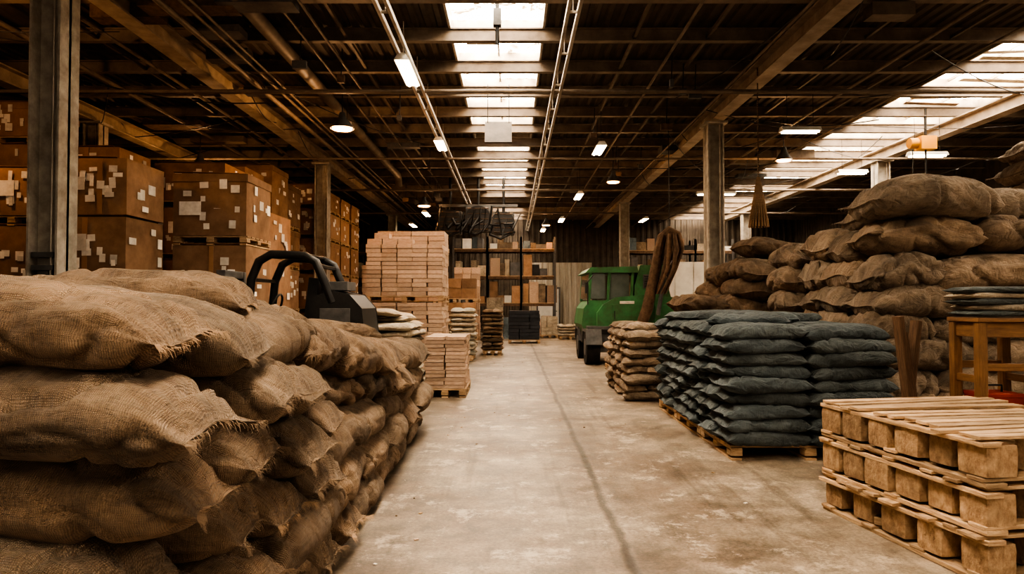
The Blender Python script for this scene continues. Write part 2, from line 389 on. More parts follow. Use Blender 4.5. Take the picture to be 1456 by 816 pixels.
while y<Y1:
    for z,s in ((H-.02,(X1-X0,.10,.02)),(H-.12,(X1-X0,.02,.20)),(H-.22,(X1-X0,.12,.02))):
        mb.box(((X0+X1)/2,y,z),s,'purlin',tint=(1,1,1))
    y+=1.5
mb.build()
mb=MB('trim_2')
for x in (-12,-8,-6.8,-4,-2.7,2.0,3.2,5.8,7.2,12.6):
    mb.box((x,(Y0+Y1)/2,H-.16),(.05,Y1-Y0,.05),'purlin',tint=(.7,.7,.7))
mb.build()
def ibeam(mb,x,z,h,w,mat='beam'):
    L=Y1-Y0;c=(Y0+Y1)/2
    mb.box((x,c,z),(w,L,.03),mat); mb.box((x,c,z+h/2),(.04,L,h),mat); mb.box((x,c,z+h),(w,L,.03),mat)
for k,(x) in enumerate((-9.2,-5.40,4.45,10.3)):
    mb=MB('ceiling_beam'); ibeam(mb,x,5.46,.28,.28); mb.build()
for x in (-1.66,.80):
    mb=MB('lighting_rail')
    L=Y1-Y0;c=(Y0+Y1)/2
    mb.box((x-.07,c,5.3),(.045,L,.07),'galv'); mb.box((x+.07,c,5.3),(.045,L,.07),'galv')
    y=Y0+.35
    while y<Y1:
        mb.box((x,y,5.3),(.14,.03,.03),'galv'); mb.box((x,y,5.55),(.012,.012,.5),'galv'); y+=1.5
    mb.build()
mb=MB('ceiling_pipe_run')
for (y,z,r) in ((7.2,5.55,.03),(12.2,5.30,.035),(12.5,5.36,.02),(17.5,5.2,.03),(23,5.3,.04),(29,5.3,.04)):
    mb.tube([(X0+.1,y,z),(X1-.1,y,z)],r,'purlin',8)
for (x,z,r) in ((-6.3,5.65,.03),(-4.6,5.42,.045),(-4.4,5.5,.025),(-4.2,5.45,.02),(-2.9,5.6,.02),(2.6,5.6,.025),(6.3,5.5,.03),(7.6,5.6,.02),(-7.5,5.6,.04),(-3.3,5.7,.02),(3.9,5.4,.02)):
    mb.tube([(x,Y0+.1,z),(x,Y1-.1,z)],r,'purlin',8)
for k in range(60):
    xa=U(-11,13);ya=U(7,28);xb=xa+U(-5,5);yb=ya+U(-1,6);
    if min(xa,xb)<1.5 and max(xa,xb)>-2: continue
    zz=U(5.45,5.75)
    mb.tube([(xa+(xb-xa)*t,ya+(yb-ya)*t,zz-.08-.15*math.sin(math.pi*t)) for t in np.linspace(0,1,9)],U(.008,.014),'black',5)
for k in range(22):
    xa=random.choice([U(-4,-2.2),U(1.8,3.8)]); ya=U(9,28); zb=U(5.25,5.4)
    mb.tube([(xa,ya,zb),(xa+.02,ya,5.9)],.010,'black',5); mb.box((xa,ya,zb),(U(.05,.25),.08,U(.08,.16)),random.choice(['greydark','rust']))
for k in range(18):
    xa=random.choice([U(-8,-2.4),U(2,9)]); ya=U(9,28); mb.box((xa,ya,5.62),(U(.2,1.4),U(.2,.5),U(.1,.25)),random.choice(['greydark','rust','purlin']))
mb.tube([(-3.7,Y0+1,5.62),(-3.7,22,5.62)],.11,'purlin',14); mb.tube([(-3.7,22,5.62),(-3.72,22.3,5.5),(-3.72,22.35,5.3)],.11,'purlin',14)
mb.build()
def column(x,y,lean=0,ztop=5.46):
    mb=MB('support_column'); w=.36
    mb.box((x-w/2+.015,y,ztop/2),(.03,.36,ztop),'paint'); mb.box((x+w/2-.015,y,ztop/2),(.03,.36,ztop),'paint'); mb.box((x,y,ztop/2),(w,.05,ztop),'paint')
    mb.box((x,y,.012),(.55,.55,.024),'greydark')
    for z in (1.9,2.05): mb.box((x,y-.10,z),(.25,.14,.06),'greydark')
    mb.box((x,y-.1,1.75),(.12,.1,.22),'greydark'); mb.tube([(x+.09,y-.15,1.8),(x+.09,y-.15,5.4)],.015,'galv',6)
    mb.box((x,y,ztop-.03),(.5,.5,.05),'paint')
    mb.build(bevel=.004)
for x,y in ((-5.40,8.0),(-5.40,19.4),(-5.40,30.8),(4.45,3.2),(4.45,15.0),(4.45,27),(10.3,19),(10.3,30),(-9.2,15),(-9.2,26)):
    column(x,y)

def fluoro(x,y,z,along='y',l=1.25,top=5.9,w=.24):
    mb=MB('fluorescent_light'); sx,sy=(w,l) if along=='y' else (l,w)
    prof=[(-w/2,0),(w/2,0),(w/2-.06,.09),(-w/2+.06,.09)]
    if along=='y': mb.prism([(x+a,z+b) for a,b in prof],y-l/2,y+l/2,'white')
    else: mb.prism([(y+a,z+b) for a,b in prof],x-l/2,x+l/2,'white',axis='x')
    for d in (-w/4,w/4):
        p=[(x+d,y-l/2+.04,z-.012),(x+d,y+l/2-.04,z-.012)] if along=='y' else [(x-l/2+.04,y+d,z-.012),(x+l/2-.04,y+d,z-.012)]
        mb.tube(p,.022,'tube',8)
    mb.box((x,y,z-.006),(sx*.86,sy*.96,.008),'tube')
    for d in (-l/3,l/3):
        q=(x,y+d) if along=='y' else (x+d,y)
        mb.tube([(q[0],q[1],z+.08),(q[0],q[1],top)],.006,'black',5)
    mb.build()
fluoro(-1.66,10.8,5.15,top=5.262)
fluoro(-1.66,15.8,5.15,top=5.262,l=1.0)
fluoro(5.9,13.9,5.0,'x',.8)
fluoro(2.0,15.6,5.0,'y',1.0)
fluoro(9.2,18.4,5.0,'x',.8); fluoro(9.9,16.2,5.0,'x',.9)
fluoro(2.2,22.5,5.0); fluoro(2.1,29,5.0); fluoro(-3.4,27,5.0); fluoro(5.6,29,5.0); fluoro(-1.66,33,5.15,top=5.262); fluoro(1.5,33,5.0)
fluoro(-4.5,31,5.0); fluoro(6.6,22,5.0,'x')
def bell(x,y,z,r=.24,e=60):
    mb=MB('pendant_lamp'); 
    mb.tube([(x,y,z),(x,y,z+.03),(x,y,z+.14),(x,y,z+.2),(x,y,z+.32)],[r,r*.97,r*.6,.08,.06],'greydark',20,caps=False)
    mb.tube([(x,y,z-.02),(x,y,z+.05)],[r*.8,r*.85],'tubew',20)
    mb.tube([(x,y,z+.3),(x,y,5.95)],.01,'black',6); o=mb.build()
    ld=bpy.data.lights.new('lamp_bulb','POINT'); ld.energy=e; ld.color=(1,.54,.25); ld.shadow_soft_size=.12
    lo=bpy.data.objects.new('bulb',ld); bpy.context.scene.collection.objects.link(lo); lo.location=(x,y,z-.16); lo.parent=o
bell(-3.40,13.6,4.98,e=120); bell(-3.1,24,4.9,e=60); bell(2.9,19.5,4.95,.2,e=40); bell(-7.4,8.2,5.1,.2,e=110); bell(6.6,16.5,4.95,.2,e=60); bell(-7.8,17,4.9,.2,e=70); bell(1.5,30,4.9,.2,e=60)

# ------------------------------------------------------------------ sack piles
J=[sack_tpl(.97,.60,.32,72,56,100+i,fringe=140,crease=1.15) for i in range(8)]
Jl=[sack_tpl(.97,.60,.32,32,26,200+i) for i in range(5)]
def jute(hi): return random.choice(J if hi else Jl)
mb=MB('burlap_sack_pile')
def topz(y): return float(np.interp(y,[2,2.9,3.4,4,5,6,8,9],[1.56,1.50,1.45,1.38,1.25,1.15,1.02,.98]))
pitch=.25
front=[(-1.62,2.26,1.42,.02,.02),(-1.46,2.20,1.15,-.05,.05),(-1.56,2.32,.89,.10,.08),(-1.70,2.22,.64,-.08,.10),(-1.56,2.32,.40,.06,.06),(-1.62,2.24,.16,-.04,.02)]
for i,(x,y,z,yaw,pt) in enumerate(front):
    put(mb,J[i%8],(x,y,z),(U(-.05,.05),pt,yaw),'jute',(1.12,.98,.98),bend=.03,tj=.18)
    put(mb,J[(i+2)%8],(x-1.0,y+U(-.05,.05),z+.02),(0,0,U(-.1,.1)),'jute',(1.08,.95,.98),bend=.02)
    put(mb,J[(i+4)%8],(x-1.97,y+U(-.05,.05),z),(0,0,U(-.1,.1)),'jute',(1.08,.95,.98),bend=.02)
for k in range(6):
    y=2.62+(.0,.42,.2,.55,.1,.38)[k]
    if y>2.72:
        z=.15+k*pitch*.985
        if topz(2.9)>z+.05: put(mb,jute(True),(-1.50+U(-.04,.04),2.78,z),(U(-.08,.08),U(0,.1),U(-.15,.15)),'jute',(1,.9,1.0),droop=.03,tj=.2)
        y=max(y,2.98)
    while y<7.75:
        yc=y+.45; n=max(3,int(round(topz(yc)/pitch))); p=topz(yc)/n
        if k<n:
            z=.15+k*p*.975; hi=y<6
            if random.random()<.28:
                for q in (0,1):
                    put(mb,jute(hi),(-1.46+U(-.05,.05),y+.22+.46*q,z+U(-.02,.02)),(U(-.1,.1),U(0,.12),U(-.15,.15)),'jute',(1,.82,1.04),droop=U(0,.06),tj=.22)
            else:
                put(mb,jute(hi),(-1.30+U(-.07,.07)-.012*k,yc,z+U(-.015,.015)),(U(.0,.22),U(-.12,.12),math.pi/2+U(-.16,.16)),'jute',(U(.97,1.03),U(.98,1.1),U(1.0,1.12)),bend=U(.0,.05),tj=.24)
                put(mb,jute(False),(-1.88,yc,z),(0,0,math.pi/2+U(-.1,.1)),'jute',tj=.2)
            for xx in ((-2.45,-3.1) if k>=n-2 or y>6.8 else (-2.4,)):
                put(mb,jute(hi and k==n-1),(xx+U(-.05,.05),yc+U(-.05,.05),z+U(-.02,.02)),(U(-.1,.1),U(-.05,.05),math.pi/2+U(-.25,.25)),'jute',tj=.2)
        y+=.90
for (x,y,z,yw) in ((-2.3,3.7,1.48,.5),(-1.75,3.3,1.50,.15),(-2.4,5.4,1.27,.2),(-1.9,7.2,1.15,.5),(-2.1,6.2,1.2,2.2)):
    put(mb,jute(True),(x,y,z),(0,0,yw),'jute',tj=.2)
mb.build()

def bagstack(name,x0,x1,y0,y1,z0,z1,mat,bw,bl,bt,facing='y',tpls=None,pal=True,jit=.03,tj=.12,warm=.04,rj=.07):
    mb=MB(name)
    if pal:
        nx=max(1,round((x1-x0)/1.1)); ny=max(1,round((y1-y0)/1.1))
        for i in range(nx):
            for j in range(ny):
                pallet(mb,x0+(x1-x0)*(i+.5)/nx,y0+(y1-y0)*(j+.5)/ny,z0,(x1-x0)/nx-.03,(y1-y0)/ny-.03,.14)
        z0+=.14
    nl=max(1,round((z1-z0)/bt)); p=(z1-z0)/nl
    for k in range(nl):
        fx=(k%2==0) if facing=='alt' else facing=='x'
        lx,ly=(bl,bw) if fx else (bw,bl)
        nx=max(1,round((x1-x0)/lx)); ny=max(1,round((y1-y0)/ly))
        for i in range(nx):
            for j in range(ny):
                if 0<i<nx-1 and 0<j<ny-1 and k<nl-1: continue
                t=random.choice(tpls)
                sx=(x1-x0)/nx/lx; sy=(y1-y0)/ny/ly
                sc=(sx,sy,p/bt) if fx else (sy,sx,p/bt)
                put(mb,t,(x0+(x1-x0)*(i+.5)/nx+U(-jit,jit),y0+(y1-y0)*(j+.5)/ny+U(-jit,jit),z0+p*(k+.5)),(U(-.05,.05),U(-.04,.04),(0 if fx else math.pi/2)+U(-rj,rj)),mat,sc,bend=U(0,.02),tj=tj,warm=warm)
    return mb
B=[sack_tpl(.84,.45,.175,46,36,300+i,crease=1.4,n=3.0,pp=6,ears=.6) for i in range(7)]
mb=bagstack('blue_sack_pallet_stack',2.06,3.62,6.5,9.7,0,1.27,'blue',.41,.78,.125,'x',B,tj=.25,warm=.03,rj=.12,jit=.04)
for i in range(12):
    put(mb,random.choice(B),(U(2.45,3.2),U(6.95,9.3),1.30+U(0,.04)),(0,0,U(0,3)),'blue',(1,1,.8),tj=.25)
mb.build()
S=[sack_tpl(.62,.37,.17,30,24,400+i,crease=1.3,pp=6,ears=.6) for i in range(5)]
mb=bagstack('brown_sack_stack',1.74,2.42,10.4,12.6,0,1.05,'canvas',.34,.6,.125,'alt',S,pal=False,jit=.05,rj=.2,tj=.25)
for i in range(3): put(mb,random.choice(S),(2.08,10.8+.7*i,1.10),(0,0,U(-.6,.6)),'canvas')
mb.build()

G=[sack_tpl(1.30,.85,.54,60,48,500+i,crease=1.25,fringe=60) for i in range(6)]
mb=MB('canvas_sack_pile')
levels=[(.24,4.02,0),(.56,4.04,1),(.88,4.0,0),(1.19,4.02,1),(1.51,4.06,0),(1.84,4.10,1),(2.24,4.14,0)]
for z,xl,o in levels:
    for r_,yy in enumerate((8.0,8.75,9.5)):
        x=xl
        seq=(.62,1.0,1.0) if o else (1.0,1.0,.7)
        for i,sx in enumerate(seq):
            put(mb,G[(i+o+r_+int(z*3))%6],(x+.62*sx+U(-.06,.06),yy+U(-.1,.1),z+.02+U(-.03,.03)),(U(-.10,.10),U(-.10,.10),U(-.18,.18)),'canvas',(sx*1.0,1,.90),bend=.05,tj=.26)
            x+=1.22*sx
for (x,y,z,yw) in ((4.78,7.95,2.68,.08),(6.0,8.3,2.58,-.1),(5.2,9.0,2.62,.1),(7.2,8.2,2.5,.2),(7.5,8.3,2.85,.1),(7.4,8.6,3.2,.1),(7.5,8.4,3.5,0)):
    put(mb,random.choice(G),(x,y,z),(0,.05,yw),'canvas',(1.15,1.05,.95),bend=.10,tj=.2)
for z in (.22,.55,.88,1.2,1.52,1.85,2.18):
    for xx in (4.35,5.1):
        put(mb,random.choice(G),(xx+(.12 if z>1.9 else .0)+U(-.06,.06),10.45,z),(U(-.1,.1),0,1.57+U(-.2,.2)),'canvas',(.85,.85,.8),bend=.06)
mb.build()
mb=MB('canvas_sack_pile')
for k in range(7):
    z=.18+k*.31
    for i in range(3-(k>5)):
        for yy in (11.8,12.6,13.4):
            put(mb,random.choice(G),(3.95+.75*i+(.25 if k>4 else 0)+U(-.08,.08)+(-.3 if k<4 else 0),yy,z),(U(-.2,.2),U(-.2,.2),1.57+U(-.4,.4)),'jute',(.8,.92,.78),bend=.08,tj=.2)
put(mb,G[1],(4.6,12.1,2.42),(0,.1,.3),'jute',(1,1,.75)); put(mb,G[2],(3.4,11.7,1.38),(0,.15,.2),'jute',(1,1,.75))
mb.build()
mb=MB('canvas_sack_pile')
for k in range(12):
    for i in range(2):
        put(mb,random.choice(G),(8.65+1.3*i+U(-.06,.06),10.9+U(-.05,.05),.2+k*.34),(0,0,U(-.1,.1)),'canvas',(1,1.2,.85),bend=.05)
mb.build()
mb=MB('hanging_rope_net')
nx_,ny_=4.42,12.2
for k in range(20):
    a=k/20*6.28; mb.tube([(nx_+.02*math.cos(a),ny_,3.75),(nx_+.08*math.cos(a),ny_+.08*math.sin(a),3.40),(nx_+.17*math.cos(a),ny_+.17*math.sin(a),2.85)],.014,'jute',5,tint=(1.6,1.45,1.25))
for z,r in ((3.4,.07),(3.2,.11),(3.0,.14)):
    mb.tube([(nx_+r*math.cos(a),ny_+r*math.sin(a),z) for a in np.linspace(0,6.28,13)],.009,'jute',5,caps=False)
mb.tube([(nx_,ny_,3.7),(nx_,ny_,5.95)],.012,'jute',5); mb.build()

# ------------------------------------------------------------------ wooden pallet stack, front right
mb=MB('wooden_pallet_stack')
cx,cy,yaw=2.99,4.42,.17
lx,ly=1.25,1.42
cyw,syw=math.cos(yaw),math.sin(yaw)
def pb(dx,dy,z,s,m='wood',rz=0,fx=None):
    mb.box((cx+dx*cyw-dy*syw,cy+dx*syw+dy*cyw,z),s,m,rot=(U(-.012,.012),U(-.012,.012),yaw+rz+U(-.02,.02)),jit=.28)
def blk(dx,dy,z,h,r):
    x=cx+dx*cyw-dy*syw;y=cy+dx*syw+dy*cyw; n=24
    a=np.linspace(0,2*np.pi,n,endpoint=False)+yaw+math.pi/24*0; sq=1/np.maximum(abs(np.cos(a-yaw)),abs(np.sin(a-yaw)))
    rr=r*(1+ (sq-1)*U(.72,1.0))
    ring=np.stack([np.cos(a)*rr,np.sin(a)*rr],1)
    zz=[z-h/2,z-h/4,z,z+h/4,z+h/2]; sc=[.98,1.01,1.0,1.01,.98]
    V=np.concatenate([np.column_stack([ring*sc[i]*(1+rng.normal(0,.006,(n,1)))+[x,y],np.full(n,q)]) for i,q in enumerate(zz)])
    i,j=np.meshgrid(np.arange(4),np.arange(n),indexing='ij');i=i.ravel();j=j.ravel();j2=(j+1)%n
    F=np.stack([i*n+j,i*n+j2,(i+1)*n+j2,(i+1)*n+j],1)
    uv=np.stack([np.stack([i,j],1),np.stack([i,j+1],1),np.stack([i+1,j+1],1),np.stack([i+1,j],1)],1).reshape(-1,2)*np.array([h/4,.03])+U(0,9)
    t=1+U(-.32,.15); mb.add(V,[F],'log',(t,t,t),[uv],smooth=False)
    mb.add(V[-n:],[np.arange(n)],'log',(t,t,t))
zb=0
for L in range(3):
    h=.262
    for i in range(3): pb(-lx/2+.07+(lx-.14)*i/2,0,zb+.014,(.13,ly,.026))
    for j in range(3 if L else 4): pb(0,-ly/2+.07+(ly-.14)*j/(2 if L else 3),zb+.038,(lx,.11,.02))
    bh=h-.095; nb=6 if L else 5
    for j in range(nb):
        for i in range(4):
            if 0<i<3 and 0<j<nb-1: continue
            if random.random()<.04: continue
            blk(-lx/2+.11+(lx-.22)*i/3+U(-.015,.012),-ly/2+.10+(ly-.20)*j/(nb-1),zb+.048+bh/2,bh,.102+U(-.020,.006))
    for i in range(4): pb(-lx/2+.05+(lx-.1)*i/3,0,zb+h-.036,(.11,ly+.02,.026))
    n=13 if L==2 else 9
    for j in range(n):
        if L<2 and j in (3,): continue
        if L==2 and j in (8,): continue
        pb(U(-.03,.03),-ly/2+ly*(j+.5)/n,zb+h-.010+U(0,.005),(lx+.03+U(-.08,.05),ly/n*(.78+U(-.20,.08)),.020),rz=U(-.02,.02))
    zb+=h
for k in range(5): pb(-lx/2+U(.1,.5),U(-.6,.6),.075,(U(.15,.3),.1,.05),rz=U(-1,1))
mb.build(bevel=.003)

# ------------------------------------------------------------------ table and stuff
mb=MB('wooden_work_table')
tx0,tx1,ty0,ty1,tz=3.72,4.22,5.45,5.85,1.36
mb.box(((tx0+tx1)/2,(ty0+ty1)/2,tz),(tx1-tx0,ty1-ty0,.035),'orangewood')
for x in (tx0+.045,tx1-.045):
    for y in (ty0+.045,ty1-.045): mb.box((x,y,(tz-.02)/2),(.07,.07,tz-.02),'orangewood')
for y in (ty0+.045,ty1-.045):
    mb.box(((tx0+tx1)/2,y,tz-.08),(tx1-tx0-.06,.03,.12),'orangewood')
    for z in (.45,.98): mb.box(((tx0+tx1)/2,y,z),(tx1-tx0-.06,.03,.06),'orangewood')
for x in (tx0+.045,tx1-.045):
    for z,q in ((tz-.08,.12),(.45,.06),(.88,.06)): mb.box((x,(ty0+ty1)/2,z),(.03,ty1-ty0-.06,q),'orangewood')
mb.box(((tx0+tx1)/2,(ty0+ty1)/2,.48),(tx1-tx0-.05,ty1-ty0-.05,.02),'darkwood')
mb.build(bevel=.004)
mb=MB('red_toolbox'); mb.box((3.97,5.65,.62),(.3,.28,.24),'red'); mb.box((3.97,5.65,.75),(.31,.29,.03),'red'); mb.tube([(3.90,5.65,.765),(3.90,5.65,.82),(4.04,5.65,.82),(4.04,5.65,.765)],.01,'black',6); mb.build(bevel=.008)
mb=MB('folded_cloth_stack')
FC=[sack_tpl(.5,.4,.07,26,22,700+i,crease=.8,n=4,pp=10,ears=.2) for i in range(4)]
z=1.38
for k in range(5):
    put(mb,FC[k%4],(3.98+U(-.03,.03),5.65,z+.03),(0,0,U(-.15,.15)),['blue','cream','blue','cream','blue'][k%5],(1.1,.95,.85)); z+=.048
mb.build()
mb=MB('stacked_carton')
mb.box((4.54,5.55,.45),(.46,.44,.90),'card'); mb.box((4.54,5.55,1.03),(.42,.40,.25),'white'); mb.box((4.54,5.55,1.165),(.43,.41,.02),'slate')
for k in range(5): mb.box((4.54+U(-.02,.02),5.55,1.20+.045*k),(.40,.34,.04),random.choice(['slate','label','blue','label']),rot=(0,0,U(-.1,.1)))
mb.build(bevel=.004)
mb=MB('wooden_trestle')
for (a,b) in (((3.54,6.0,0),(3.36,5.95,1.36)),((3.40,6.0,0),(3.58,6.05,1.32)),((3.62,6.05,0),(3.42,6.0,1.22))):
    a=Vector(a);b=Vector(b);d=b-a; q=d.to_track_quat('Z','Y').to_euler()
    mb.box(tuple((a+b)/2+Vector((0,0,.02))),(.085,.05,d.length),'darkwood',rot=tuple(q))
mb.box((3.48,6.0,.4),(.30,.05,.07),'darkwood'); mb.build(bevel=.004)

# ------------------------------------------------------------------ cardboard boxes left
def cbox(mb,x0,x1,y0,y1,z0,z1):
    t=U(.78,1.15); j=lambda:U(-.02,.02)
    c=((x0+x1)/2+j(),(y0+y1)/2,(z0+z1)/2); s=(x1-x0-.04,y1-y0-.04,z1-z0-.01)
    n=7
    def face(o,du,dv,nrm):
        g=np.linspace(0,1,n); a,b=np.meshgrid(g,g,indexing='ij'); a=a.ravel();b=b.ravel()
        bul=.028*np.sin(np.pi*a)*np.sin(np.pi*b)+.008*np.sin(7*a+c[0]*9)*np.sin(np.pi*b)*np.sin(np.pi*a)
        V=np.array(o)+a[:,None]*np.array(du)+b[:,None]*np.array(dv)+bul[:,None]*np.array(nrm)
        i,k=np.meshgrid(np.arange(n-1),np.arange(n-1),indexing='ij');i=i.ravel();k=k.ravel()
        mb.add(V,[np.stack([i*n+k,(i+1)*n+k,(i+1)*n+k+1,i*n+k+1],1)],'card',(t,t,t),smooth=True)
    ax,ay,az=c[0]-s[0]/2,c[1]-s[1]/2,c[2]-s[2]/2; bx,by,bz=ax+s[0],ay+s[1],az+s[2]
    face((ax,ay,az),(s[0],0,0),(0,0,s[2]),(0,-1,0)); face((bx,by,az),(-s[0],0,0),(0,0,s[2]),(0,1,0))
    face((bx,ay,az),(0,s[1],0),(0,0,s[2]),(1,0,0)); face((ax,by,az),(0,-s[1],0),(0,0,s[2]),(-1,0,0))
    face((ax,ay,bz),(s[0],0,0),(0,s[1],0),(0,0,.5)); mb.add([(ax,ay,az),(bx,ay,az),(bx,by,az),(ax,by,az)],[np.array([3,2,1,0])],'card',(t,t,t))
    if random.random()<.35:
        mb.box((c[0],ay-.012,bz-.06),(s[0]+.01,.012,.12),'card',tint=(t*.9,)*3); mb.box((bx+.012,c[1],bz-.06),(.012,s[1]+.01,.12),'card',tint=(t*.9,)*3)
    mb.box((c[0]+U(-.1,.1),ay+.03,bz+.02),(s[0]*.9,.06,.006),'card',rot=(U(-.5,-.1),U(-.03,.03),0))
    if random.random()<.7: mb.box((c[0]+U(-.2,.2)*s[0],ay-.030,c[2]),(.07,.004,s[2]-.02),'tape')
    for q in range(random.randint(11,20)):
        lw,lh=U(.05,.14),U(.05,.15); u=U(.1,.9)*s[0]; v=U(.12,.85)*s[2]
        mb.box((ax+u,ay-.028-.0007*q,az+v),(lw,.003,lh),'label',rot=(0,U(-.06,.06),0),jit=.3)
    if random.random()<.6:
        mb.box((ax+U(.25,.6)*s[0],ay-.045,az+U(.4,.65)*s[2]),(U(.2,.34),.003,U(.16,.24)),'label',jit=.2)
    for q in range(random.randint(3,7)):
        lw,lh=U(.06,.2),U(.06,.16); u=U(.12,.88)*s[1]; v=U(.12,.85)*s[2]
        mb.box((bx+.028+.0007*q,ay+u,az+v),(.003,lw,lh),'label',jit=.35)
def stack(x0,x1,y0,y1,lv):
    mb=MB('cardboard_box_stack'); prev=0
    for (a,b) in lv:
        if a-prev>.08: pallet(mb,(x0+x1)/2,(y0+y1)/2,prev,x1-x0-.02,y1-y0-.02,a-prev)
        cbox(mb,x0,x1,y0,y1,a,b); prev=b
    mb.build()
stack(-6.05,-5.08,9.0,10.0,[(.14,1.58),(1.72,2.64),(2.66,3.42)])
stack(-7.5,-6.2,9.3,10.5,[(.14,1.6),(1.74,2.55),(2.69,3.35)])
stack(-9.0,-7.7,9.4,10.6,[(.14,1.5),(1.64,2.5),(2.64,3.5)])
stack(-5.10,-3.96,10.2,11.25,[(.14,1.3),(1.46,2.36),(2.50,3.44)])
stack(-5.5,-4.25,12.0,13.2,[(.14,1.2),(1.34,2.3),(2.44,3.1)])
for yy,xo,h in ((13.6,0,0),(14.95,.1,.2),(16.3,0,.5),(17.65,.1,.3)):
    stack(-7.2-xo,-5.75-xo,yy,yy+1.2,[(.14,1.2),(1.34,2.35),(2.49,3.4),(3.54,4.3+h)])
for yy in (20.2,21.6,23,24.4):
    stack(-7.0,-5.75,yy,yy+1.25,[(.14,1.2),(1.34,2.35),(2.49,3.4),(3.54,4.3),(4.44,5.0)])
for i in range(4):
    x=-12.6+1.42*i
    stack(x,x+1.3,12.2 if i!=2 else 12.0,13.3,[(.14,1.3),(1.44,2.4),(2.54,3.4),(3.54,4.3),(4.44,5.05)][:5 if i<3 else 4])
stack(-13.0,-11.8,9.5,10.7,[(.14,1.3),(1.44,2.4),(2.54,3.4),(3.54,4.3)])
stack(-11.5,-10.3,9.8,11.0,[(.14,1.3),(1.44,2.4),(2.54,3.5)])

# ------------------------------------------------------------------ bundled paper stacks
def bundles(name,x0,x1,y0,y1,lv,nx=5,lh=.12,mat='bundle',tj=.12):
    mb=MB(name); prev=0
    for (a,b) in lv:
        if a-prev>.08: pallet(mb,(x0+x1)/2,(y0+y1)/2,prev,x1-x0+.04,y1-y0+.04,a-prev)
        nl=round((b-a)/lh);p=(b-a)/nl;w=(x1-x0)/nx;ny=max(2,round((y1-y0)/.4));d=(y1-y0)/ny
        for k in range(nl):
            for i in range(nx):
                for j in range(ny):
                    if 0<i<nx-1 and 0<j<ny-1 and k<nl-1: continue
                    mb.box((x0+w*(i+.5)+U(-.012,.012),y0+d*(j+.5)+U(-.012,.012),a+p*(k+.5)),(w-.012,d-.012,p-.008),mat,rot=(0,0,U(-.04,.04)),jit=tj)
        prev=b
    return mb
mb=bundles('paper_bundle_pallet_stack',-3.0,-1.42,14.0,15.2,[(.14,1.5),(1.64,2.70)],5,.085,tj=.2)
for i in range(3): mb.box((-2.85+.32*i,14.3,2.70+.06),(.30,.36,.12),'bundle'); 
mb.box((-2.7,14.3,2.88),(.3,.36,.12),'bundle'); mb.build()
bundles('paper_bundle_pallet_stack',-3.2,-1.6,16.2,17.2,[(.14,1.4),(1.54,2.7),(2.84,3.2)],4,.14).build()
bundles('paper_bundle_pallet_stack',-1.38,-.74,10.8,12.0,[(.14,.96)],2,.06,tj=.25).build()
bundles('paper_bundle_pallet_stack',-4.4,-2.9,20,21.2,[(.14,1.4),(1.54,2.6)],4,.14).build()
FSs=[sack_tpl(.8,.5,.13,24,20,800+i,crease=1.2,pp=6) for i in range(4)]
mb=bagstack('flat_sack_pallet_stack',-3.0,-1.55,10.3,12.1,0,1.18,'cream',.45,.75,.11,'alt',FSs,tj=.2)
for k in range(12): put(mb,random.choice(FSs),(U(-2.7,-1.9),U(10.5,11.9),1.21+U(0,.16)),(U(-.15,.15),U(-.15,.15),U(0,3)),'cream',tj=.2)
mb.build()
SB=[sack_tpl(.5,.32,.14,20,18,900+i,pp=6,ears=.6) for i in range(4)]
bagstack('small_sack_pallet_stack',-1.60,-.98,17.6,18.8,0,1.35,'cream',.3,.45,.12,'alt',SB,tj=.25,warm=.1).build()
bagstack('small_sack_pallet_stack',-.85,-.28,19.4,20.4,0,1.3,'jute',.3,.45,.12,'alt',SB,tj=.25,warm=.1).build()
bagstack('small_sack_pallet_stack',-2.4,-1.75,18.6,19.6,0,1.05,'cream',.3,.45,.12,'alt',SB,tj=.25).build()
mb=bundles('black_wrapped_pallet_stack',-.12,1.02,25,26,[(.14,1.2)],3,.13,'blackwrap'); mb.build()
bundles('small_box_pallet_stack',1.25,1.95,29,30,[(.14,.9)],3,.14,'cream').build()
bagstack('white_sack_pallet_stack',1.9,2.8,27.6,28.6,0,.6,'cream',.3,.45,.12,'alt',SB,tj=.1).build()
bundles('stacked_crate',-2.6,-1.2,22.6,23.5,[(.14,1.5),(1.64,2.3)],3,.3,'card',tj=.35).build()
bundles('stacked_crate',-1.0,-.35,26.4,27.2,[(.14,1.7)],2,.35,'cream',tj=.35).build()
bundles('stacked_crate',-2.3,-1.3,27.2,28.2,[(.14,1.5),(1.64,2.9)],3,.25,'bundle',tj=.35).build()
mb=MB('oil_drum')
for (x,y,m) in ((-.2,28.6,'slate'),(.45,28.9,'rust'),(-.75,28.9,'black')):
    mb.tube([(x,y,0.0),(x,y,.3),(x,y,.31),(x,y,.6),(x,y,.61),(x,y,.88)],[.29,.29,.3,.29,.3,.29],m,20)
mb.build()

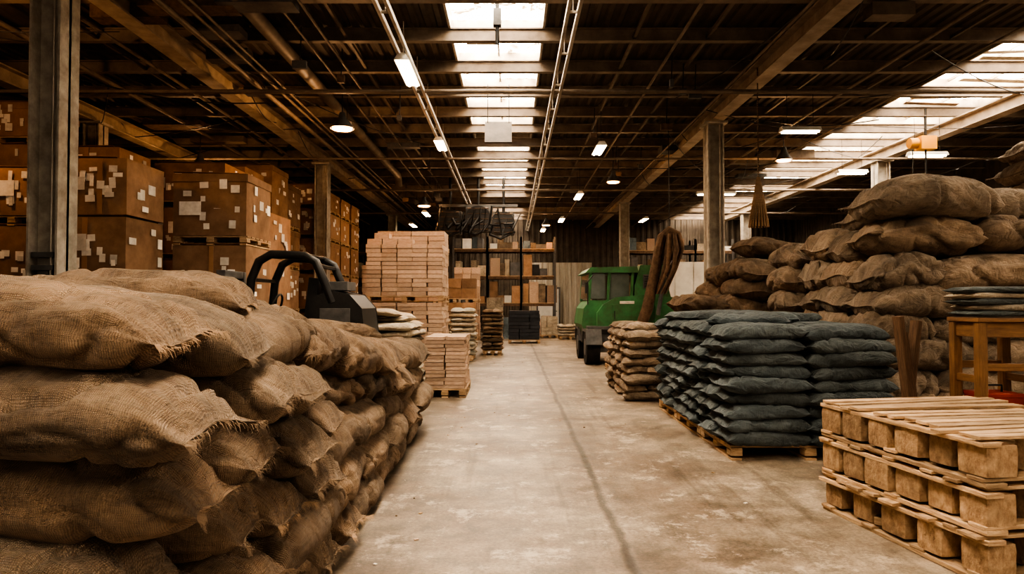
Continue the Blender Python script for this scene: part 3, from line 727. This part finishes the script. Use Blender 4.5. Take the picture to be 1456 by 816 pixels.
def rack(xs,w,y0,y1,n):
    mb=MB('storage_rack')
    for bx in range(n):
        xa=xs+bx*w
        for x in (xa,xa+w):
            for y in (y0,y1): mb.box((x,y,2.2),(.08,.08,4.4),'greydark')
        for z in (1.4,2.6,3.8):
            for y in (y0,y1): mb.box((xa+w/2,y,z),(w,.05,.12),'rust')
            mb.box((xa+w/2,(y0+y1)/2,z+.075),(w-.06,.95,.03),'wood')
        for z in (0,1.49,2.69,3.89):
            q=0
            while q<w-.45:
                bw=U(.22,.5); bh=U(.25,.95)
                if z>3.5: bh*=.7
                mb.box((xa+.1+q+bw/2,(y0+y1)/2-.02+U(-.08,.05),z+bh/2),(bw*.94,.75,bh),random.choice(['card','bundle','black','cream','card','slate','canvas','greydark','white']),rot=(0,0,U(-.08,.08)),jit=.4); q+=bw
    return mb.build()
rack(-2.6,1.5,30.2,31.2,3); rack(5,1.7,31.2,32.2,3); rack(-9.5,1.8,32.2,33.2,2)
mb=MB('door_1'); mb.box((1.9,35.70,1.1),(1.1,.06,2.2),'white'); 
for x in (1.32,2.48): mb.box((x,35.68,1.13),(.08,.1,2.26),'greydark')
mb.box((1.9,35.68,2.26),(1.24,.1,.08),'greydark'); mb.box((2.3,35.64,1.05),(.1,.05,.04),'greydark'); mb.build()
mb=MB('storage_cabinet')
mb.box((5.35,20.5,1.35),(1.1,.7,2.7),'white')
for x in (5.08,5.62): mb.box((x,20.135,1.35),(.52,.03,2.6),'white')
for x in (5.30,5.40): mb.box((x,20.11,1.3),(.02,.03,.3),'black')
mb.build(bevel=.01)
mb=MB('hanging_unit_heater')
for x,z,r in ((-2.2,4.35,.42),(-1.2,4.45,.46),(-.3,4.3,.40)):
    y=24
    mb.box((x,y+.35,z),(r*1.9,.6,r*1.9),'greydark'); 
    mb.tube([(x,y-.05,z),(x,y+.05,z)],r,'black',24)
    for k in range(5): mb.box((x,y-.03,z-r*.8+k*r*.4),(r*1.6,.06,.03),'rust',rot=(.5,0,0))
    mb.tube([(x,y+.3,z+r*.9),(x,y+.3,5.95)],.05,'black',8)
    mb.tube([(x-r,y+.3,z),(x-r*1.2,y+.1,z-.4),(x-.1,y,z-.55),(x+r,y+.1,z-.3)],.05,'black',8)
for k in range(14):
    xa=-2.7+k*.2; mb.tube([(xa,23.9,U(4.2,4.9)),(xa+U(-.2,.3),23.9,U(3.8,4.3)),(xa+.4,24,U(4.2,4.8))],U(.02,.06),'black',6)
mb.box((-1.2,24.3,4.95),(2.8,.12,.10),'greydark'); mb.build()
mb=MB('hanging_sign_board'); mb.box((-.28,13.9,4.98),(.55,.04,.55),'greydark',rot=(-.5,0,0),tint=(1.0,.85,.7))
for x in (-.5,-.06): mb.tube([(x,14.0,5.2),(x,14.0,6.0)],.008,'black',5)
mb.build()
mb=MB('hanging_hoist'); mb.tube([(-.22,10.1,6.1),(-.22,10.1,5.35)],.03,'black',8); mb.box((-.22,10.1,5.75),(.12,.12,.25),'greydark'); mb.build()
mb=MB('chain_hoist'); mb.box((9.5,15.6,5.15),(.35,.3,.3),'yellow'); mb.tube([(9.3,15.6,5.15),(9.12,15.6,5.15)],.12,'yellow',14); mb.tube([(9.5,15.6,5.0),(9.5,15.6,4.0)],.02,'black',6); mb.tube([(9.5,15.6,5.3),(9.5,15.6,5.95)],.03,'black',6); mb.tube([(9.2,15.6,5.0),(9.2,15.6,3.6)],.012,'black',6); mb.build()

# ------------------------------------------------------------------ forklift
mb=MB('forklift')
fx,fy=-2.92,9.35
def fb(dx,dy,z,s,m,rot=None): mb.box((fx+dx,fy+dy,z),s,m,rot=rot)
fb(.25,0,.55,(1.5,.96,.5),'yellow'); fb(.0,0,.92,(.8,.92,.25),'black')
prof=[(fx+.30,.25),(fx+.98,.3),(fx+1.03,.8),(fx+.96,1.42),(fx+.80,1.60),(fx+.55,1.66),(fx+.30,1.55)]
mb.prism(prof,fy-.48,fy+.48,'black'); fb(.62,-.49,1.25,(.4,.02,.35),'greydark'); fb(.55,0,1.72,(.35,.5,.12),'greydark')
for wx,wr in ((-.55,.34),(.70,.27)):
    for wy in (-.45,.45):
        mb.tube([(fx+wx,fy+wy-.11,wr),(fx+wx,fy+wy+.11,wr)],wr,'rubber',24); mb.tube([(fx+wx,fy+wy-.12,wr),(fx+wx,fy+wy+.12,wr)],wr*.5,'yellow',16)
for sy in (-.45,.45):
    mb.tube([(fx-.54,fy+sy,.9),(fx-.53,fy+sy,1.3),(fx-.48,fy+sy,1.80),(fx-.38,fy+sy,2.04),(fx-.22,fy+sy,2.13),(fx+.22,fy+sy,2.11),(fx+.36,fy+sy,2.03),(fx+.46,fy+sy,1.8),(fx+.58,fy+sy,1.5)],.058,'black',10)
for k in range(7): fb(-.25+.08*k,0,2.13,(.03,.9,.03),'black')
for q in ((-.48,1.8),(.38,1.98)): fb(q[0],0,q[1],(.05,.9,.05),'black')
fb(.0,0,1.12,(.5,.5,.14),'black'); fb(.24,0,1.50,(.14,.5,.66),'black',(0,.12,0))
mb.tube([(fx-.45,fy,.9),(fx-.30,fy,1.42)],.03,'black',8)
mb.tube([(fx-.30+.05*math.cos(a),fy+.17*math.sin(a),1.46+.15*math.cos(a)) for a in np.linspace(0,6.283,20)],.018,'black',6,caps=False)
for sy in (-.32,.32): fb(-.92,sy,.98,(.12,.08,1.9),'greydark'); fb(-1.02,sy,.05,(.12,.1,.1),'greydark')
for z in (.3,1.0,1.88): fb(-.92,0,z,(.1,.7,.1),'greydark')
for sy in (-.25,.25): mb.box((fx-1.4,fy+sy,.06),(.95,.11,.045),'greydark')
mb.build(bevel=.008)

# ------------------------------------------------------------------ green loader truck
mb=MB('green_loader_truck')
gx,gy=1.72,16.8
def P(pts): return [(gx+a,b) for a,b in pts]
mb.box((gx+1.25,gy+1.1,.62),(2.3,1.9,.3),'greydark')
mb.prism(P([(0.0,.95),(.05,1.35),(.20,1.55),(1.3,1.55),(1.3,.75),(.1,.75)]),gy,gy+2.0,'green')
for (x,y) in ((.16,.06),(.16,1.94),(.62,.04),(1.2,.04),(1.2,1.94)):
    mb.box((gx+x+.04,gy+y,1.9),(.07,.07,.74),'green',rot=(0,.06,0))
mb.prism(P([(.10,2.24),(.22,2.36),(1.35,2.38),(1.38,2.24)]),gy-.04,gy+2.04,'green')
mb.box((gx+.40,gy+.05,1.9),(.36,.02,.62),'glass'); mb.box((gx+.93,gy+.05,1.9),(.48,.02,.62),'glass'); mb.box((gx+.18,gy+1,1.9),(.02,1.75,.62),'glass',rot=(0,.06,0))
mb.box((gx+1.25,gy+1,1.9),(.02,1.8,.62),'glass')
pr=[(.35,.85),(.35,1.25),(.5,1.45),(.8,1.62),(1.5,1.68),(2.2,1.62),(2.42,1.5),(2.48,1.2),(2.4,.85),(2.2,.72),(.5,.72)]
mb.prism(P(pr),gy-.32,gy-.001,'green')
mb.prism(P([(1.3,.7),(1.3,1.9),(1.45,2.42),(2.0,2.42),(2.12,1.9),(2.2,1.6),(2.45,1.5),(2.5,.7)]),gy+.02,gy+1.9,'green')
mb.box((gx+1.72,gy+.0,2.02),(.42,.04,.34),'greydark')
for k in range(5): mb.box((gx+1.72,gy-.03,1.90+.06*k),(.38,.03,.02),'black')
mb.box((gx+1.15,gy-.34,1.2),(.9,.03,.5),'green'); mb.box((gx+2.0,gy-.34,1.22),(.55,.03,.42),'green')
for x in (.75,1.55): mb.tube([(gx+x,gy-.38,1.1),(gx+x,gy-.38,1.3)],.012,'black',6)
mb.box((gx+1.05,gy-.36,1.5),(.35,.02,.07),'label')
mb.tube([(gx+.1,gy-.4,1.45),(gx+.1,gy-.4,2.0),(gx+.3,gy-.1,2.2)],.018,'black',6); mb.box((gx+.06,gy-.42,1.85),(.05,.16,.26),'black')
mb.tube([(gx+1.85,gy+.9,2.3),(gx+1.85,gy+.9,2.62)],.05,'rust',10)
mb.box((gx+.52,gy-.25,.62),(.85,.45,.62),'greydark'); mb.box((gx+.52,gy-.49,.80),(.7,.02,.12),'black'); mb.box((gx+.52,gy-.49,.5),(.7,.02,.1),'rust')
mb.box((gx+.25,gy-.49,.66),(.1,.03,.1),'label')
for x in (.22,2.1):
    for y in (-.15,1.75):
        mb.tube([(gx+x-.16,gy+y,.42),(gx+x+.16,gy+y,.42)],.42,'rubber',28); mb.tube([(gx+x-.17,gy+y,.42),(gx+x+.17,gy+y,.42)],.2,'greydark',16)
        mb.prism([(gy+y-.55,.5),(gy+y-.4,.86),(gy+y+.4,.86),(gy+y+.55,.5),(gy+y+.48,.5),(gy+y+.34,.8),(gy+y-.34,.8),(gy+y-.48,.5)],gx+x-.19,gx+x+.19,'greydark',axis='x')
ay=gy-.55; ox=-.22
gx2=gx+ox
mb.tube([(gx2+1.55,ay+.1,.85),(gx2+1.72,ay,1.35),(gx2+1.85,ay,2.0),(gx2+1.98,ay,2.7),(gx2+2.08,ay,3.05),(gx2+2.25,ay,3.2),(gx2+2.42,ay,3.1),(gx2+2.5,ay,2.8),(gx2+2.42,ay,2.45)],[.13,.14,.12,.11,.12,.13,.13,.11,.07],'rust',12)
mb.tube([(gx2+1.95,ay-.1,1.2),(gx2+2.1,ay-.1,2.1),(gx2+2.16,ay-.08,2.75)],[.05,.05,.03],'greydark',10)
for k in range(11):
    a=k*.6; r=.09+.05*(k%3)
    mb.tube([(gx2+2.28+r*math.cos(a),ay-.12+r*math.sin(a),3.12),(gx2+2.30+1.6*r*math.cos(a),ay-.1+1.2*r*math.sin(a),2.75),(gx2+2.18+1.3*r*math.cos(a+.4),ay-.1+r*math.sin(a),2.3),(gx2+2.0+r*math.cos(a),ay-.05+.5*r*math.sin(a),1.7)],[.04,.055,.05,.02],'rust',7,tint=(U(.7,1.4),)*3)
mb.tube([(gx2+2.25,ay,3.2),(gx2+2.25,ay+.02,5.9)],.012,'black',6)
mb.box((gx2+1.6,ay+.12,.72),(.5,.4,.3),'rust')
mb.build(bevel=.012)
mb=MB('wooden_pallet'); pallet(mb,2.55,15.1,0,.9,.8,.14); pallet(mb,2.57,15.12,.14,.9,.8,.14); mb.build()

mb=MB('floor_litter')
for k in range(50):
    x=U(-.7,1.9);y=U(4,20); 
    if k>34: x,y=U(-.9,-.6),U(3.5,9)
    s=U(.008,.028); mb.box((x,y,.004),(s,s*.7,.006),random.choice(['bundle','wood','label','jute']),rot=(0,0,U(0,3)))
mb.build()

# ------------------------------------------------------------------ lighting
w=bpy.data.worlds.new('World'); bpy.context.scene.world=w; w.use_nodes=True
bg=w.node_tree.nodes['Background']; bg.inputs[0].default_value=(1,.82,.63,1); bg.inputs[1].default_value=.55

cam=bpy.data.cameras.new('camera'); co=bpy.data.objects.new('camera',cam); bpy.context.scene.collection.objects.link(co)
cam.sensor_width=36; cam.lens=24; co.location=(0,0,1.5); co.rotation_euler=(math.radians(91.3),0,0)
bpy.context.scene.camera=co
sc=bpy.context.scene
sc.view_settings.view_transform='AgX'
try: sc.view_settings.look='AgX - High Contrast'
except Exception as e: print(e)
sc.view_settings.exposure=.5
